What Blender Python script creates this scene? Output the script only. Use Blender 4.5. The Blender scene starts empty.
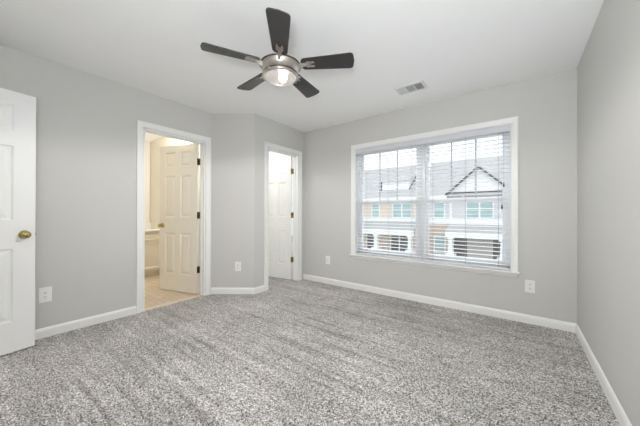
import bpy, math, random
from mathutils import Vector, Matrix

S = bpy.context.scene
COL = S.collection
R = math.radians

# ------------------------------------------------------------------ camera, world, light, exposure
H = 2.44                      # ceiling height
YAW, PITCH, ROLL, EYE = 0.6443, 0.0025, 0.0023, 1.0877
cd = bpy.data.cameras.new('camera')
cd.sensor_width = 36.0
cd.lens = 263.85 / 640 * 36.0
cd.clip_start = 0.02
cd.clip_end = 300
cam = bpy.data.objects.new('camera', cd)
COL.objects.link(cam)
_f = Vector((-math.sin(YAW) * math.cos(PITCH), math.cos(YAW) * math.cos(PITCH), math.sin(PITCH)))
_r = Vector((math.cos(YAW), math.sin(YAW), 0))
_u = _r.cross(_f)
_r2 = _r * math.cos(ROLL) + _u * math.sin(ROLL)
_u2 = -_r * math.sin(ROLL) + _u * math.cos(ROLL)
cam.matrix_world = Matrix(((_r2.x, _u2.x, -_f.x, 0), (_r2.y, _u2.y, -_f.y, 0), (_r2.z, _u2.z, -_f.z, EYE), (0, 0, 0, 1)))
S.camera = cam

S.view_settings.view_transform = 'Standard'
S.view_settings.look = 'None'
S.view_settings.gamma = 1.0
S.view_settings.use_curve_mapping = False
S.view_settings.exposure = 0.57
S.cycles.use_denoising = True
S.cycles.max_bounces = 14
S.cycles.diffuse_bounces = 8
S.cycles.transparent_max_bounces = 16
S.cycles.sample_clamp_indirect = 8

SKY = 1.35
w = bpy.data.worlds.new('overcast_sky')
S.world = w
w.use_nodes = True
nt = w.node_tree
bg = nt.nodes['Background']
tc = nt.nodes.new('ShaderNodeTexCoord')
nz = nt.nodes.new('ShaderNodeTexNoise')
nz.inputs['Scale'].default_value = 3.0
nz.inputs['Detail'].default_value = 5.0
cr = nt.nodes.new('ShaderNodeValToRGB')
cr.color_ramp.elements[0].position = 0.38
cr.color_ramp.elements[0].color = (0.83, 0.91, 1.0, 1)
cr.color_ramp.elements[1].position = 0.62
cr.color_ramp.elements[1].color = (1.0, 0.995, 0.99, 1)
nt.links.new(tc.outputs['Generated'], nz.inputs['Vector'])
nt.links.new(nz.outputs['Fac'], cr.inputs['Fac'])
nt.links.new(cr.outputs['Color'], bg.inputs['Color'])
bg.inputs['Strength'].default_value = SKY

FAN_W, HALL_W, BATH_W, CLOSET_W, FILL_W = 46.0, 8.0, 15.0, 8.0, 31.0


def lamp(name, kind, loc, power, color, size=0.1, rot=(0, 0, 0), sizey=None):
    l = bpy.data.lights.new(name, kind)
    l.energy = power
    l.color = color
    if kind == 'AREA':
        l.size = size
        if sizey:
            l.shape = 'RECTANGLE'
            l.size_y = sizey
    else:
        l.shadow_soft_size = size
    o = bpy.data.objects.new(name, l)
    o.location = loc
    o.rotation_euler = rot
    COL.objects.link(o)
    return o


def portal(name, x0, x1, z0, z1, y):
    o = lamp(name, 'AREA', ((x0 + x1) / 2, y, (z0 + z1) / 2), 1, (1, 1, 1), x1 - x0, (-math.pi / 2, 0, 0), z1 - z0)
    o.data.cycles.is_portal = True


portal('window_portal', -1.9, -0.05, 0.5, 2.02, 3.56)
lamp('hall_fill', 'AREA', (-2.6, -1.35, 2.41), HALL_W, (1.0, 0.97, 0.93), 0.9, (0, 0, 0), 0.9)  # added light in the unseen hall, spilling through the entry doorway
# area light added outside, above the window's view, standing in for brighter sky
_sl = lamp('sky_fill', 'AREA', (-4.5, 8.5, 6.4), 1100, (0.86, 0.93, 1.0), 15.0, (0, 0, 0), 4.0)
_sl.rotation_euler = Vector((0, -5.2, -5.4)).to_track_quat('-Z', 'Z').to_euler()
# unseen fill light added beside the camera, aimed up like a bounced flash
lamp('bounce_fill', 'AREA', (0.06, -0.28, 1.22), FILL_W, (0.92, 0.965, 1.0), 0.4, Vector((-0.05, 0.55, 0.83)).to_track_quat('-Z', 'Y').to_euler(), 0.3)
lamp('bathroom_vanity_lamp', 'POINT', (-4.25, 1.90, 2.10), BATH_W, (1.0, 0.95, 0.86), 0.08)
lamp('closet_ceiling_lamp', 'POINT', (-3.45, 2.75, 2.30), CLOSET_W, (1.0, 0.98, 0.95), 0.07)

# ------------------------------------------------------------------ materials


def srgb(r, g, b):
    def c(v):
        v /= 255.0
        return v / 12.92 if v <= 0.04045 else ((v + 0.055) / 1.055) ** 2.4
    return (c(r), c(g), c(b), 1)


def mat(name, col, rough=0.5, metal=0.0, bump=0.0, bscale=200.0, spec=0.5, vary=0.0, vscale=8.0):
    m = bpy.data.materials.new(name)
    m.use_nodes = True
    t = m.node_tree
    b = t.nodes['Principled BSDF']
    b.inputs['Base Color'].default_value = col
    b.inputs['Roughness'].default_value = rough
    b.inputs['Metallic'].default_value = metal
    b.inputs['Specular IOR Level'].default_value = spec
    c = t.nodes.new('ShaderNodeTexCoord')
    if bump > 0:
        n = t.nodes.new('ShaderNodeTexNoise')
        n.inputs['Scale'].default_value = bscale
        n.inputs['Detail'].default_value = 3
        bp = t.nodes.new('ShaderNodeBump')
        bp.inputs['Strength'].default_value = bump
        bp.inputs['Distance'].default_value = 0.002
        t.links.new(c.outputs['Object'], n.inputs['Vector'])
        t.links.new(n.outputs['Fac'], bp.inputs['Height'])
        t.links.new(bp.outputs['Normal'], b.inputs['Normal'])
    if vary > 0:
        n = t.nodes.new('ShaderNodeTexNoise')
        n.inputs['Scale'].default_value = vscale
        n.inputs['Detail'].default_value = 4
        r = t.nodes.new('ShaderNodeValToRGB')
        r.color_ramp.elements[0].position = 0.3
        r.color_ramp.elements[1].position = 0.7
        r.color_ramp.elements[0].color = tuple(x * (1 - vary) for x in col[:3]) + (1,)
        r.color_ramp.elements[1].color = tuple(min(1, x * (1 + vary)) for x in col[:3]) + (1,)
        t.links.new(c.outputs['Object'], n.inputs['Vector'])
        t.links.new(n.outputs['Fac'], r.inputs['Fac'])
        t.links.new(r.outputs['Color'], b.inputs['Base Color'])
    return m


def glass(name, tint=(1, 1, 1, 1), refl=0.06, rough=0.0):
    m = bpy.data.materials.new(name)
    m.use_nodes = True
    t = m.node_tree
    t.nodes.clear()
    o = t.nodes.new('ShaderNodeOutputMaterial')
    mx = t.nodes.new('ShaderNodeMixShader')
    tr = t.nodes.new('ShaderNodeBsdfTransparent')
    gl = t.nodes.new('ShaderNodeBsdfGlossy')
    gl.inputs['Roughness'].default_value = rough
    tr.inputs['Color'].default_value = tint
    mx.inputs['Fac'].default_value = refl
    t.links.new(tr.outputs[0], mx.inputs[1])
    t.links.new(gl.outputs[0], mx.inputs[2])
    t.links.new(mx.outputs[0], o.inputs[0])
    return m


def emit(name, col, strength):
    m = bpy.data.materials.new(name)
    m.use_nodes = True
    t = m.node_tree
    t.nodes.clear()
    o = t.nodes.new('ShaderNodeOutputMaterial')
    e = t.nodes.new('ShaderNodeEmission')
    e.inputs['Color'].default_value = col
    e.inputs['Strength'].default_value = strength
    t.links.new(e.outputs[0], o.inputs[0])
    return m


def stripes(name, col, line, period, axis='Z', width=0.12, rough=0.7, vary=None):
    """clapboard / course lines along one object axis"""
    m = bpy.data.materials.new(name)
    m.use_nodes = True
    t = m.node_tree
    b = t.nodes['Principled BSDF']
    b.inputs['Roughness'].default_value = rough
    c = t.nodes.new('ShaderNodeTexCoord')
    sx = t.nodes.new('ShaderNodeSeparateXYZ')
    t.links.new(c.outputs['Object'], sx.inputs[0])
    d = t.nodes.new('ShaderNodeMath'); d.operation = 'DIVIDE'; d.inputs[1].default_value = period
    f = t.nodes.new('ShaderNodeMath'); f.operation = 'FRACT'
    l = t.nodes.new('ShaderNodeMath'); l.operation = 'LESS_THAN'; l.inputs[1].default_value = width
    t.links.new(sx.outputs[axis], d.inputs[0])
    t.links.new(d.outputs[0], f.inputs[0])
    t.links.new(f.outputs[0], l.inputs[0])
    mx = t.nodes.new('ShaderNodeMix'); mx.data_type = 'RGBA'
    mx.inputs[6].default_value = col
    mx.inputs[7].default_value = line
    t.links.new(l.outputs[0], mx.inputs[0])
    t.links.new(mx.outputs[2], b.inputs['Base Color'])
    return m


def brick_mat(name, c1, c2, mortar, scale, axes='XZ'):
    m = bpy.data.materials.new(name)
    m.use_nodes = True
    t = m.node_tree
    b = t.nodes['Principled BSDF']
    b.inputs['Roughness'].default_value = 0.85
    c = t.nodes.new('ShaderNodeTexCoord')
    sx = t.nodes.new('ShaderNodeSeparateXYZ')
    cx = t.nodes.new('ShaderNodeCombineXYZ')
    t.links.new(c.outputs['Object'], sx.inputs[0])
    t.links.new(sx.outputs[axes[0]], cx.inputs[0])
    t.links.new(sx.outputs[axes[1]], cx.inputs[1])
    br = t.nodes.new('ShaderNodeTexBrick')
    br.inputs['Color1'].default_value = c1
    br.inputs['Color2'].default_value = c2
    br.inputs['Mortar'].default_value = mortar
    br.inputs['Scale'].default_value = scale
    br.inputs['Mortar Size'].default_value = 0.012
    t.links.new(cx.outputs[0], br.inputs['Vector'])
    t.links.new(br.outputs['Color'], b.inputs['Base Color'])
    return m


def carpet_mat():
    m = bpy.data.materials.new('speckled_grey_carpet')
    m.use_nodes = True
    t = m.node_tree
    b = t.nodes['Principled BSDF']
    b.inputs['Roughness'].default_value = 1.0
    b.inputs['Specular IOR Level'].default_value = 0.05
    c = t.nodes.new('ShaderNodeTexCoord')
    L = t.links.new
    vo = t.nodes.new('ShaderNodeTexVoronoi')
    vo.inputs['Scale'].default_value = 215
    L(c.outputs['Object'], vo.inputs['Vector'])
    sc = t.nodes.new('ShaderNodeSeparateColor')
    L(vo.outputs['Color'], sc.inputs[0])
    cr = t.nodes.new('ShaderNodeValToRGB')
    cr.color_ramp.interpolation = 'CONSTANT'
    els = cr.color_ramp.elements
    els[0].position = 0.0
    els[0].color = srgb(70, 65, 61)
    els[1].position = 0.16
    els[1].color = srgb(140, 135, 130)
    for p_, col_ in ((0.38, srgb(186, 182, 178)), (0.62, srgb(216, 213, 210)), (0.82, srgb(246, 244, 242))):
        e_ = els.new(p_)
        e_.color = col_
    L(sc.outputs[0], cr.inputs[0])
    n2 = t.nodes.new('ShaderNodeTexNoise')
    n2.inputs['Scale'].default_value = 260
    n2.inputs['Detail'].default_value = 2
    L(c.outputs['Object'], n2.inputs['Vector'])
    # vacuum tracks: soft bands that run along X, shorter ones turned across near the right wall
    mp = t.nodes.new('ShaderNodeMapping')
    mp.inputs['Scale'].default_value = (0.5, 9.0, 1.0)
    mp.inputs['Rotation'].default_value = (0, 0, R(9))
    L(c.outputs['Object'], mp.inputs['Vector'])
    n3 = t.nodes.new('ShaderNodeTexNoise')
    n3.inputs['Scale'].default_value = 1.6
    n3.inputs['Detail'].default_value = 3
    L(mp.outputs[0], n3.inputs['Vector'])
    n4 = t.nodes.new('ShaderNodeTexNoise')
    n4.inputs['Scale'].default_value = 1.7
    n4.inputs['Detail'].default_value = 2
    L(c.outputs['Object'], n4.inputs['Vector'])
    ad = t.nodes.new('ShaderNodeMath'); ad.operation = 'ADD'
    L(n3.outputs['Fac'], ad.inputs[0]); L(n4.outputs['Fac'], ad.inputs[1])
    mr = t.nodes.new('ShaderNodeMapRange')
    mr.inputs['From Min'].default_value = 0.7
    mr.inputs['From Max'].default_value = 1.3
    mr.inputs['To Min'].default_value = 0.90
    mr.inputs['To Max'].default_value = 1.38
    L(ad.outputs[0], mr.inputs[0])
    mp5 = t.nodes.new('ShaderNodeMapping')
    mp5.inputs['Scale'].default_value = (0.8, 17.0, 1.0)
    mp5.inputs['Rotation'].default_value = (0, 0, R(8))
    L(c.outputs['Object'], mp5.inputs['Vector'])
    n5 = t.nodes.new('ShaderNodeTexNoise')
    n5.inputs['Scale'].default_value = 1.3
    n5.inputs['Detail'].default_value = 2
    L(mp5.outputs[0], n5.inputs['Vector'])
    mr5 = t.nodes.new('ShaderNodeMapRange')
    mr5.inputs['From Min'].default_value = 0.33
    mr5.inputs['From Max'].default_value = 0.47
    mr5.inputs['To Min'].default_value = 0.70
    mr5.inputs['To Max'].default_value = 1.0
    # the long strokes stop about a metre short of the right wall and of the left wall
    sx = t.nodes.new('ShaderNodeSeparateXYZ')
    L(c.outputs['Object'], sx.inputs[0])
    ab = t.nodes.new('ShaderNodeMath'); ab.operation = 'ADD'; ab.inputs[1].default_value = 1.5
    L(sx.outputs[0], ab.inputs[0])
    a2 = t.nodes.new('ShaderNodeMath'); a2.operation = 'ABSOLUTE'
    L(ab.outputs[0], a2.inputs[0])
    mk = t.nodes.new('ShaderNodeMapRange')
    mk.inputs['From Min'].default_value = 0.75
    mk.inputs['From Max'].default_value = 1.0
    mk.inputs['To Min'].default_value = 0.0
    mk.inputs['To Max'].default_value = 0.2
    L(a2.outputs[0], mk.inputs[0])
    sm = t.nodes.new('ShaderNodeMath'); sm.operation = 'ADD'
    L(n5.outputs['Fac'], sm.inputs[0]); L(mk.outputs[0], sm.inputs[1])
    L(sm.outputs[0], mr5.inputs[0])
    mr2 = t.nodes.new('ShaderNodeMapRange')
    mr2.inputs['From Min'].default_value = 0.3
    mr2.inputs['From Max'].default_value = 0.7
    mr2.inputs['To Min'].default_value = 0.75
    mr2.inputs['To Max'].default_value = 1.15
    L(n2.outputs['Fac'], mr2.inputs[0])
    mu = t.nodes.new('ShaderNodeMath'); mu.operation = 'MULTIPLY'
    L(mr.outputs[0], mu.inputs[0]); L(mr2.outputs[0], mu.inputs[1])
    mu5 = t.nodes.new('ShaderNodeMath'); mu5.operation = 'MULTIPLY'
    L(mu.outputs[0], mu5.inputs[0]); L(mr5.outputs[0], mu5.inputs[1])
    vm = t.nodes.new('ShaderNodeVectorMath'); vm.operation = 'SCALE'
    L(cr.outputs[0], vm.inputs[0]); L(mu5.outputs[0], vm.inputs['Scale'])
    L(vm.outputs[0], b.inputs['Base Color'])
    bp = t.nodes.new('ShaderNodeBump')
    bp.inputs['Strength'].default_value = 0.9
    bp.inputs['Distance'].default_value = 0.006
    inv = t.nodes.new('ShaderNodeMath'); inv.operation = 'SUBTRACT'; inv.inputs[0].default_value = 1.0
    L(vo.outputs['Distance'], inv.inputs[1])
    L(inv.outputs[0], bp.inputs['Height'])
    L(bp.outputs['Normal'], b.inputs['Normal'])
    return m


M = {}
M['wall'] = mat('warm_grey_wall_paint', srgb(205, 204, 201), 0.75, bump=0.06, bscale=260, spec=0.25)
M['ceil'] = mat('flat_white_ceiling_paint', srgb(243, 243, 243), 0.9, bump=0.05, bscale=180, spec=0.15)
M['trim'] = mat('semi_gloss_white_trim', srgb(240, 240, 239), 0.35, bump=0.01, bscale=60)
M['door'] = mat('white_door_paint', srgb(238, 238, 237), 0.4, bump=0.02, bscale=120)
M['warmdoor'] = mat('white_door_warm_light_tint', srgb(231, 228, 219), 0.4, bump=0.02, bscale=120)  # white door; the warm bathroom light is tinted into its colour
M['carpet'] = carpet_mat()
M['bathwall'] = mat('cream_bathroom_paint', srgb(236, 232, 222), 0.7, bump=0.04, bscale=240)
M['tile'] = brick_mat('beige_floor_tile', srgb(214, 200, 180), srgb(205, 190, 170), srgb(186, 172, 152), 3.3, 'XY')
M['brass'] = mat('polished_brass', srgb(182, 166, 112), 0.24, 1.0, vary=0.1, vscale=60)
M['bronze'] = mat('antique_bronze', srgb(112, 90, 66), 0.42, 1.0, vary=0.2, vscale=90)
M['nickel'] = mat('brushed_nickel', srgb(202, 194, 188), 0.30, 1.0, bump=0.05, bscale=90)
M['nickel_dark'] = mat('dark_nickel_band', srgb(92, 84, 78), 0.35, 1.0, vary=0.1, vscale=40)
M['blade'] = mat('charcoal_fan_blade', srgb(52, 50, 50), 0.36, vary=0.10, vscale=14)
M['bulb'] = emit('lit_bulb', (1.0, 0.97, 0.93, 1), 12.0)
M['bowl'] = glass('clear_ribbed_bowl_glass', (0.95, 0.95, 0.95, 1), 0.12, 0.05)
_t = M['bowl'].node_tree                      # faintly frosted: some of the light scatters in the glass
_d = _t.nodes.new('ShaderNodeBsdfDiffuse'); _d.inputs['Color'].default_value = (0.92, 0.92, 0.91, 1)
_x = _t.nodes.new('ShaderNodeMixShader'); _x.inputs['Fac'].default_value = 0.30
_o = [n for n in _t.nodes if n.type == 'OUTPUT_MATERIAL'][0]
_m = _o.inputs[0].links[0].from_node
_t.links.new(_m.outputs[0], _x.inputs[1]); _t.links.new(_d.outputs[0], _x.inputs[2]); _t.links.new(_x.outputs[0], _o.inputs[0])
M['pane'] = glass('window_glass', (0.93, 0.95, 0.95, 1), 0.05)
M['plastic'] = mat('white_plastic', srgb(238, 237, 234), 0.35, bump=0.01, bscale=50)
M['slot'] = mat('dark_slot', srgb(40, 38, 36), 0.6, vary=0.1)
M['slat'] = mat('white_faux_wood_slat', srgb(228, 228, 230), 0.4, bump=0.02, bscale=90)
M['valance'] = mat('shaded_valance', srgb(216, 216, 221), 0.4, bump=0.02, bscale=90)  # white valance darkened: its shade is put into the colour
M['cordm'] = mat('grey_white_cord', srgb(150, 150, 150), 0.8, vary=0.1)
M['tassel'] = mat('dark_tassel', srgb(70, 70, 72), 0.6, vary=0.1)
M['vinyl'] = mat('white_vinyl_sash', srgb(224, 225, 227), 0.4, bump=0.01, bscale=40)
M['muntin'] = mat('backlit_grille_bar', srgb(168, 169, 173), 0.5, bump=0.01, bscale=40)  # bars greyed so the colour carries their backlit shade
M['vent'] = mat('white_enamel_register', srgb(226, 226, 224), 0.45, bump=0.01, bscale=60)
M['duct'] = mat('grey_duct', srgb(150, 150, 150), 0.7, vary=0.1)
M['vanity'] = mat('cream_cabinet_paint', srgb(226, 220, 206), 0.45, bump=0.02, bscale=80)
M['counter'] = mat('cultured_marble_top', srgb(242, 240, 234), 0.2, vary=0.03, vscale=6)
M['mirror'] = mat('mirror_silver', (0.9, 0.9, 0.9, 1), 0.03, 1.0)
M['mirroredge'] = mat('mirror_bevel_edge', srgb(150, 150, 146), 0.3, 0.6)
M['threshold'] = mat('pale_metal_threshold', srgb(215, 205, 190), 0.4, 0.3, bump=0.02)
M['peach'] = stripes('peach_lap_siding', srgb(216, 202, 190), srgb(199, 185, 173), 0.13)
M['greysiding'] = stripes('pale_grey_lap_siding', srgb(204, 204, 207), srgb(186, 187, 190), 0.13)
M['shingle'] = brick_mat('grey_roof_shingle', srgb(190, 188, 188), srgb(178, 176, 177), srgb(166, 164, 165), 2.4, 'XY')
M['exttrim'] = mat('white_exterior_trim', srgb(232, 232, 232), 0.6, vary=0.03)
M['rakeshade'] = mat('dark_rake_shade', srgb(58, 58, 62), 0.7, vary=0.1)  # dark tone painting the shadow under rakes and along the dormer
M['brick'] = brick_mat('tan_red_brick', srgb(206, 184, 172), srgb(190, 170, 160), srgb(200, 190, 182), 4.5)
M['extglass'] = mat('teal_window_glass', srgb(158, 182, 184), 0.12, vary=0.12, vscale=1.3)
M['darkglass_shade'] = mat('dark_porch_window_shade', srgb(104, 100, 97), 0.15, vary=0.2, vscale=1.5)  # dark panes, and the painted shade of the porch opening
M['extdoor'] = mat('pale_entry_door', srgb(200, 192, 192), 0.5, vary=0.04)
M['stone'] = mat('porch_pier_stone', srgb(160, 150, 139), 0.9, vary=0.2, vscale=5)
M['paving'] = mat('pale_bounce_paving', srgb(205, 203, 198), 0.95, vary=0.08, vscale=3)  # unseen street made pale to bounce light up to the ceiling
M['lawn'] = mat('short_lawn', srgb(150, 150, 128), 0.95, vary=0.2, vscale=5)

# ------------------------------------------------------------------ mesh builder


class MB:
    def __init__(s):
        s.v, s.f, s.m, s.sm = [], [], [], []

    def add(s, vs, fs, T=None, smooth=False, mi=0):
        o = len(s.v)
        for q in vs:
            q = Vector(q)
            s.v.append(tuple(T @ q) if T is not None else tuple(q))
        for f in fs:
            s.f.append([i + o for i in f])
            s.sm.append(smooth)
            s.m.append(mi)
        return s

    def box(s, x0, x1, y0, y1, z0, z1, T=None, mi=0):
        x0, x1 = min(x0, x1), max(x0, x1); y0, y1 = min(y0, y1), max(y0, y1); z0, z1 = min(z0, z1), max(z0, z1)
        vs = [(x, y, z) for z in (z0, z1) for y in (y0, y1) for x in (x0, x1)]
        fs = [(0, 2, 3, 1), (4, 5, 7, 6), (0, 1, 5, 4), (2, 6, 7, 3), (0, 4, 6, 2), (1, 3, 7, 5)]
        return s.add(vs, fs, T, False, mi)

    def bbox(s, x0, x1, y0, y1, z0, z1, b=0.003, T=None):
        """box with chamfered vertical and horizontal edges"""
        xs, ys, zs = (x0, x1), (y0, y1), (z0, z1)
        vs, idx = [], {}
        for ix in (0, 1):
            for iy in (0, 1):
                for iz in (0, 1):
                    sx, sy, sz = (b if ix == 0 else -b), (b if iy == 0 else -b), (b if iz == 0 else -b)
                    X, Y, Z = xs[ix], ys[iy], zs[iz]
                    idx[(ix, iy, iz)] = len(vs)
                    vs += [(X, Y + sy, Z + sz), (X + sx, Y, Z + sz), (X + sx, Y + sy, Z)]
        fs = []
        for a in (0, 1):
            q = [(a, 0, 0), (a, 1, 0), (a, 1, 1), (a, 0, 1)]
            f = [idx[k] for k in q]; fs.append(f if a else f[::-1])
            q = [(0, a, 0), (0, a, 1), (1, a, 1), (1, a, 0)]
            f = [idx[k] + 1 for k in q]; fs.append(f if a else f[::-1])
            q = [(0, 0, a), (1, 0, a), (1, 1, a), (0, 1, a)]
            f = [idx[k] + 2 for k in q]; fs.append(f if a else f[::-1])
        for a in (0, 1):
            for c in (0, 1):
                p, q = idx[(0, a, c)], idx[(1, a, c)]; fs.append((p + 1, q + 1, q + 2, p + 2))
                p, q = idx[(a, 0, c)], idx[(a, 1, c)]; fs.append((p, q, q + 2, p + 2))
                p, q = idx[(a, c, 0)], idx[(a, c, 1)]; fs.append((p, q, q + 1, p + 1))
        for k in idx.values():
            fs.append((k, k + 1, k + 2))
        return s.add(vs, fs, T)

    def prism(s, prof, a0, a1, axis='x', T=None, smooth=False):
        """profile of 2D points extruded along an axis: x -> (y,z), y -> (x,z), z -> (x,y)"""
        n = len(prof)
        def P(a, p):
            return {'x': (a, p[0], p[1]), 'y': (p[0], a, p[1]), 'z': (p[0], p[1], a)}[axis]
        vs = [P(a0, p) for p in prof] + [P(a1, p) for p in prof]
        fs = [(i, (i + 1) % n, n + (i + 1) % n, n + i) for i in range(n)] + [tuple(range(n))[::-1], tuple(range(n, 2 * n))]
        return s.add(vs, fs, T, smooth)

    def lathe(s, prof, seg=32, T=None, smooth=True):
        """(r,z) profile turned about z"""
        vs, fs, n = [], [], len(prof)
        for i in range(seg):
            a = 2 * math.pi * i / seg
            for r, z in prof:
                vs.append((r * math.cos(a), r * math.sin(a), z))
        for i in range(seg):
            j = (i + 1) % seg
            for k in range(n - 1):
                fs.append((i * n + k, j * n + k, j * n + k + 1, i * n + k + 1))
        return s.add(vs, fs, T, smooth)

    def tube(s, pts, r, seg=8, T=None):
        vs, fs = [], []
        pts = [Vector(p) for p in pts]
        for i, p in enumerate(pts):
            d = (pts[min(i + 1, len(pts) - 1)] - pts[max(i - 1, 0)]).normalized()
            a = d.orthogonal().normalized() if i == 0 else (a - d * a.dot(d)).normalized()
            b = d.cross(a)
            for k in range(seg):
                t = 2 * math.pi * k / seg
                vs.append(tuple(p + (a * math.cos(t) + b * math.sin(t)) * r))
        for i in range(len(pts) - 1):
            for k in range(seg):
                l = (k + 1) % seg
                fs.append((i * seg + k, i * seg + l, (i + 1) * seg + l, (i + 1) * seg + k))
        fs.append(tuple(range(seg))[::-1])
        fs.append(tuple(range((len(pts) - 1) * seg, len(pts) * seg)))
        return s.add(vs, fs, T, True)

    def build(s, name, m, parent=None, loc=None, rotz=0.0, fixn=True):
        me = bpy.data.meshes.new(name)
        me.from_pydata(s.v, [], s.f)
        ms = m if isinstance(m, (list, tuple)) else [m]
        for q in ms:
            me.materials.append(q)
        me.update()
        for p, sm, mi in zip(me.polygons, s.sm, s.m):
            p.use_smooth = sm
            p.material_index = mi
        if fixn:
            import bmesh
            bm = bmesh.new(); bm.from_mesh(me)
            bmesh.ops.recalc_face_normals(bm, faces=bm.faces)
            bm.to_mesh(me); bm.free()
        o = bpy.data.objects.new(name, me)
        COL.objects.link(o)
        if parent:
            o.parent = parent
        if loc:
            o.location = loc
        o.rotation_euler = (0, 0, rotz)
        return o


def tag(o, label, cat, group=None, kind=None):
    o['label'] = label
    o['category'] = cat
    if group:
        o['group'] = group
    if kind:
        o['kind'] = kind
    return o


def empty(name, loc=(0, 0, 0), rotz=0.0):
    o = bpy.data.objects.new(name, None)
    o.empty_display_size = 0.05
    COL.objects.link(o)
    o.location = loc
    o.rotation_euler = (0, 0, rotz)
    return o


def dup(o, parent=None):
    c = o.copy()
    COL.objects.link(c)
    c.parent = parent
    for ch in list(o.children):
        dup(ch, c)
    return c


def struct(o, label, cat):
    return tag(o, label, cat, kind='structure')


# ------------------------------------------------------------------ room shell
XR, YB, XL, XC, YL, YD = 0.4334, 3.3571, -3.3196, -2.8542, 1.9743, 2.3226
YF = -0.46
WT = 0.115                                  # partition thickness
DH = 2.035                                  # door opening height
BD0, BD1 = 1.160, 1.885                     # bathroom doorway along Y on the left wall
CD0, CD1 = 2.560, 3.215                     # closet doorway along Y
ED0, ED1 = -3.078, -2.263                     # entry doorway along X on the front wall
WX0, WX1, WZ0, WZ1 = -1.885, -0.060, 0.500, 2.020   # window opening
CWX0, CWX1 = -4.10, -2.995                 # window of the closet room
ANG = math.atan2(YD - YL, XC - XL)


def wall_x(name, x0, x1, y0, y1, openings, label, m=None, z1=H):
    """wall that runs along Y with (a0,a1,z0,z1) openings"""
    b = MB(); y = y0
    for a0, a1, q0, q1 in sorted(openings):
        b.box(x0, x1, y, a0, 0, z1)
        if q0 > 0: b.box(x0, x1, a0, a1, 0, q0)
        b.box(x0, x1, a0, a1, q1, z1)
        y = a1
    b.box(x0, x1, y, y1, 0, z1)
    return struct(b.build(name, m or M['wall']), label, 'wall')


def wall_y(name, y0, y1, x0, x1, openings, label, m=None, z1=H):
    b = MB(); x = x0
    for a0, a1, q0, q1 in sorted(openings):
        b.box(x, a0, y0, y1, 0, z1)
        if q0 > 0: b.box(a0, a1, y0, y1, 0, q0)
        b.box(a0, a1, y0, y1, q1, z1)
        x = a1
    b.box(x, x1, y0, y1, 0, z1)
    return struct(b.build(name, m or M['wall']), label, 'wall')


# floor: carpet of bedroom, closet and hall in one continuous mesh
f = MB()
f.box(XL, XR, YF, YB, -0.05, 0)
f.box(-4.3, XL, 2.10, YB, -0.05, 0)
f.box(XL - 0.1, XR, -2.1, YF, -0.05, 0)
struct(f.build('floor', M['carpet']), 'speckled grey and beige carpet across the bedroom floor', 'floor')
f = MB(); f.box(-5.6, XL - 0.055, 0.2, 2.05, -0.05, 0.002)
struct(f.build('floor_bathroom', M['tile']), 'beige tile floor seen through the left doorway', 'floor')
f = MB(); f.prism([(XL - 0.075, 0.0), (XL - 0.07, 0.008), (XL - 0.035, 0.008), (XL - 0.03, 0.0)], BD0, BD1, 'y')
struct(f.build('trim_threshold', M['threshold']), 'pale strip where the carpet meets the bathroom tile', 'threshold')
f = MB(); f.box(-5.7, XR + 0.2, -2.2, YB + 0.2, H, H + 0.1)
struct(f.build('ceiling', M['ceil']), 'flat white bedroom ceiling above the dark fan', 'ceiling')

wall_x('wall_left', XL - WT, XL, YF - WT, YL, [(BD0, BD1, 0, DH)], 'grey wall on the left with the bathroom doorway')
f = MB()
T = Matrix.Translation((XL, YL, 0)) @ Matrix.Rotation(ANG, 4, 'Z')
LA = math.hypot(YD - YL, XC - XL)
f.prism([(XL, YL), (XC, YD), (XC, YD + 0.12), (XL - 0.115, YD + 0.02), (XL - 0.115, YL)], 0, H, 'z')
struct(f.build('wall_angled', M['wall']), 'short angled grey wall between the two doorways', 'wall')
wall_x('wall_closet', XC - WT, XC, YD + 0.12, YB, [(CD0, CD1, 0, DH)], 'grey wall beside the far corner with the closet doorway')
wall_y('wall_back', YB, YB + 0.16, -4.4, XR + 0.12, [(CWX0, CWX1, WZ0, WZ1), (WX0, WX1, WZ0, WZ1)], 'grey wall around the wide double window')
wall_x('wall_right', XR, XR + WT, YF - WT, YB + 0.16, [], 'pale wall filling the right edge')
wall_y('wall_front', YF - WT, YF, XL, XR, [(ED0, ED1, 0, DH)], 'grey wall behind the viewpoint with the entry doorway')
# rooms beyond the doorways
wall_x('wall_bathroom_far', -5.67, -5.55, 0.1, 2.05, [], 'cream far wall inside the bathroom', M['bathwall'])
wall_y('wall_bathroom_right', 2.06, 2.10, -5.67, XL - WT + 0.0, [], 'cream side wall inside the bathroom', M['bathwall'])
wall_y('wall_bathroom_near', 0.08, 0.20, -5.55, XL - WT, [], 'cream near wall of the bathroom', M['bathwall'])
f = MB(); f.box(XL - WT - 0.004, XL - WT, 0.2, BD0 - 0.07, 0, H).box(XL - WT - 0.004, XL - WT, BD0 - 0.07, BD1 + 0.07, DH + 0.065, H).box(XL - WT - 0.004, XL - WT, BD1 + 0.07, 2.06, 0, H)
struct(f.build('wall_bathroom_inner', M['bathwall']), 'cream paint on the bathroom side of the left wall', 'wall')
wall_x('wall_closet_far', -4.4, -4.28, 2.10, YB, [], 'white far wall inside the closet', M['bathwall'])
wall_y('wall_closet_near', 2.10, 2.13, -4.28, XL - 0.115, [], 'white near wall inside the closet', M['bathwall'])
wall_x('wall_hall_left', XL - WT, XL, -2.1, YF - WT, [], 'grey wall of the hall')
wall_x('wall_hall_right', -1.45, -1.34, -2.1, YF - WT, [], 'grey right wall of the hall')
wall_y('wall_hall_far', -2.2, -2.1, XL - WT, -1.34, [], 'grey end wall of the hall')

# baseboards: moulded profile, swept along straight runs
BASE = [(0, 0), (0.014, 0), (0.014, 0.062), (0.011, 0.072), (0.006, 0.082), (0, 0.084)]


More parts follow.
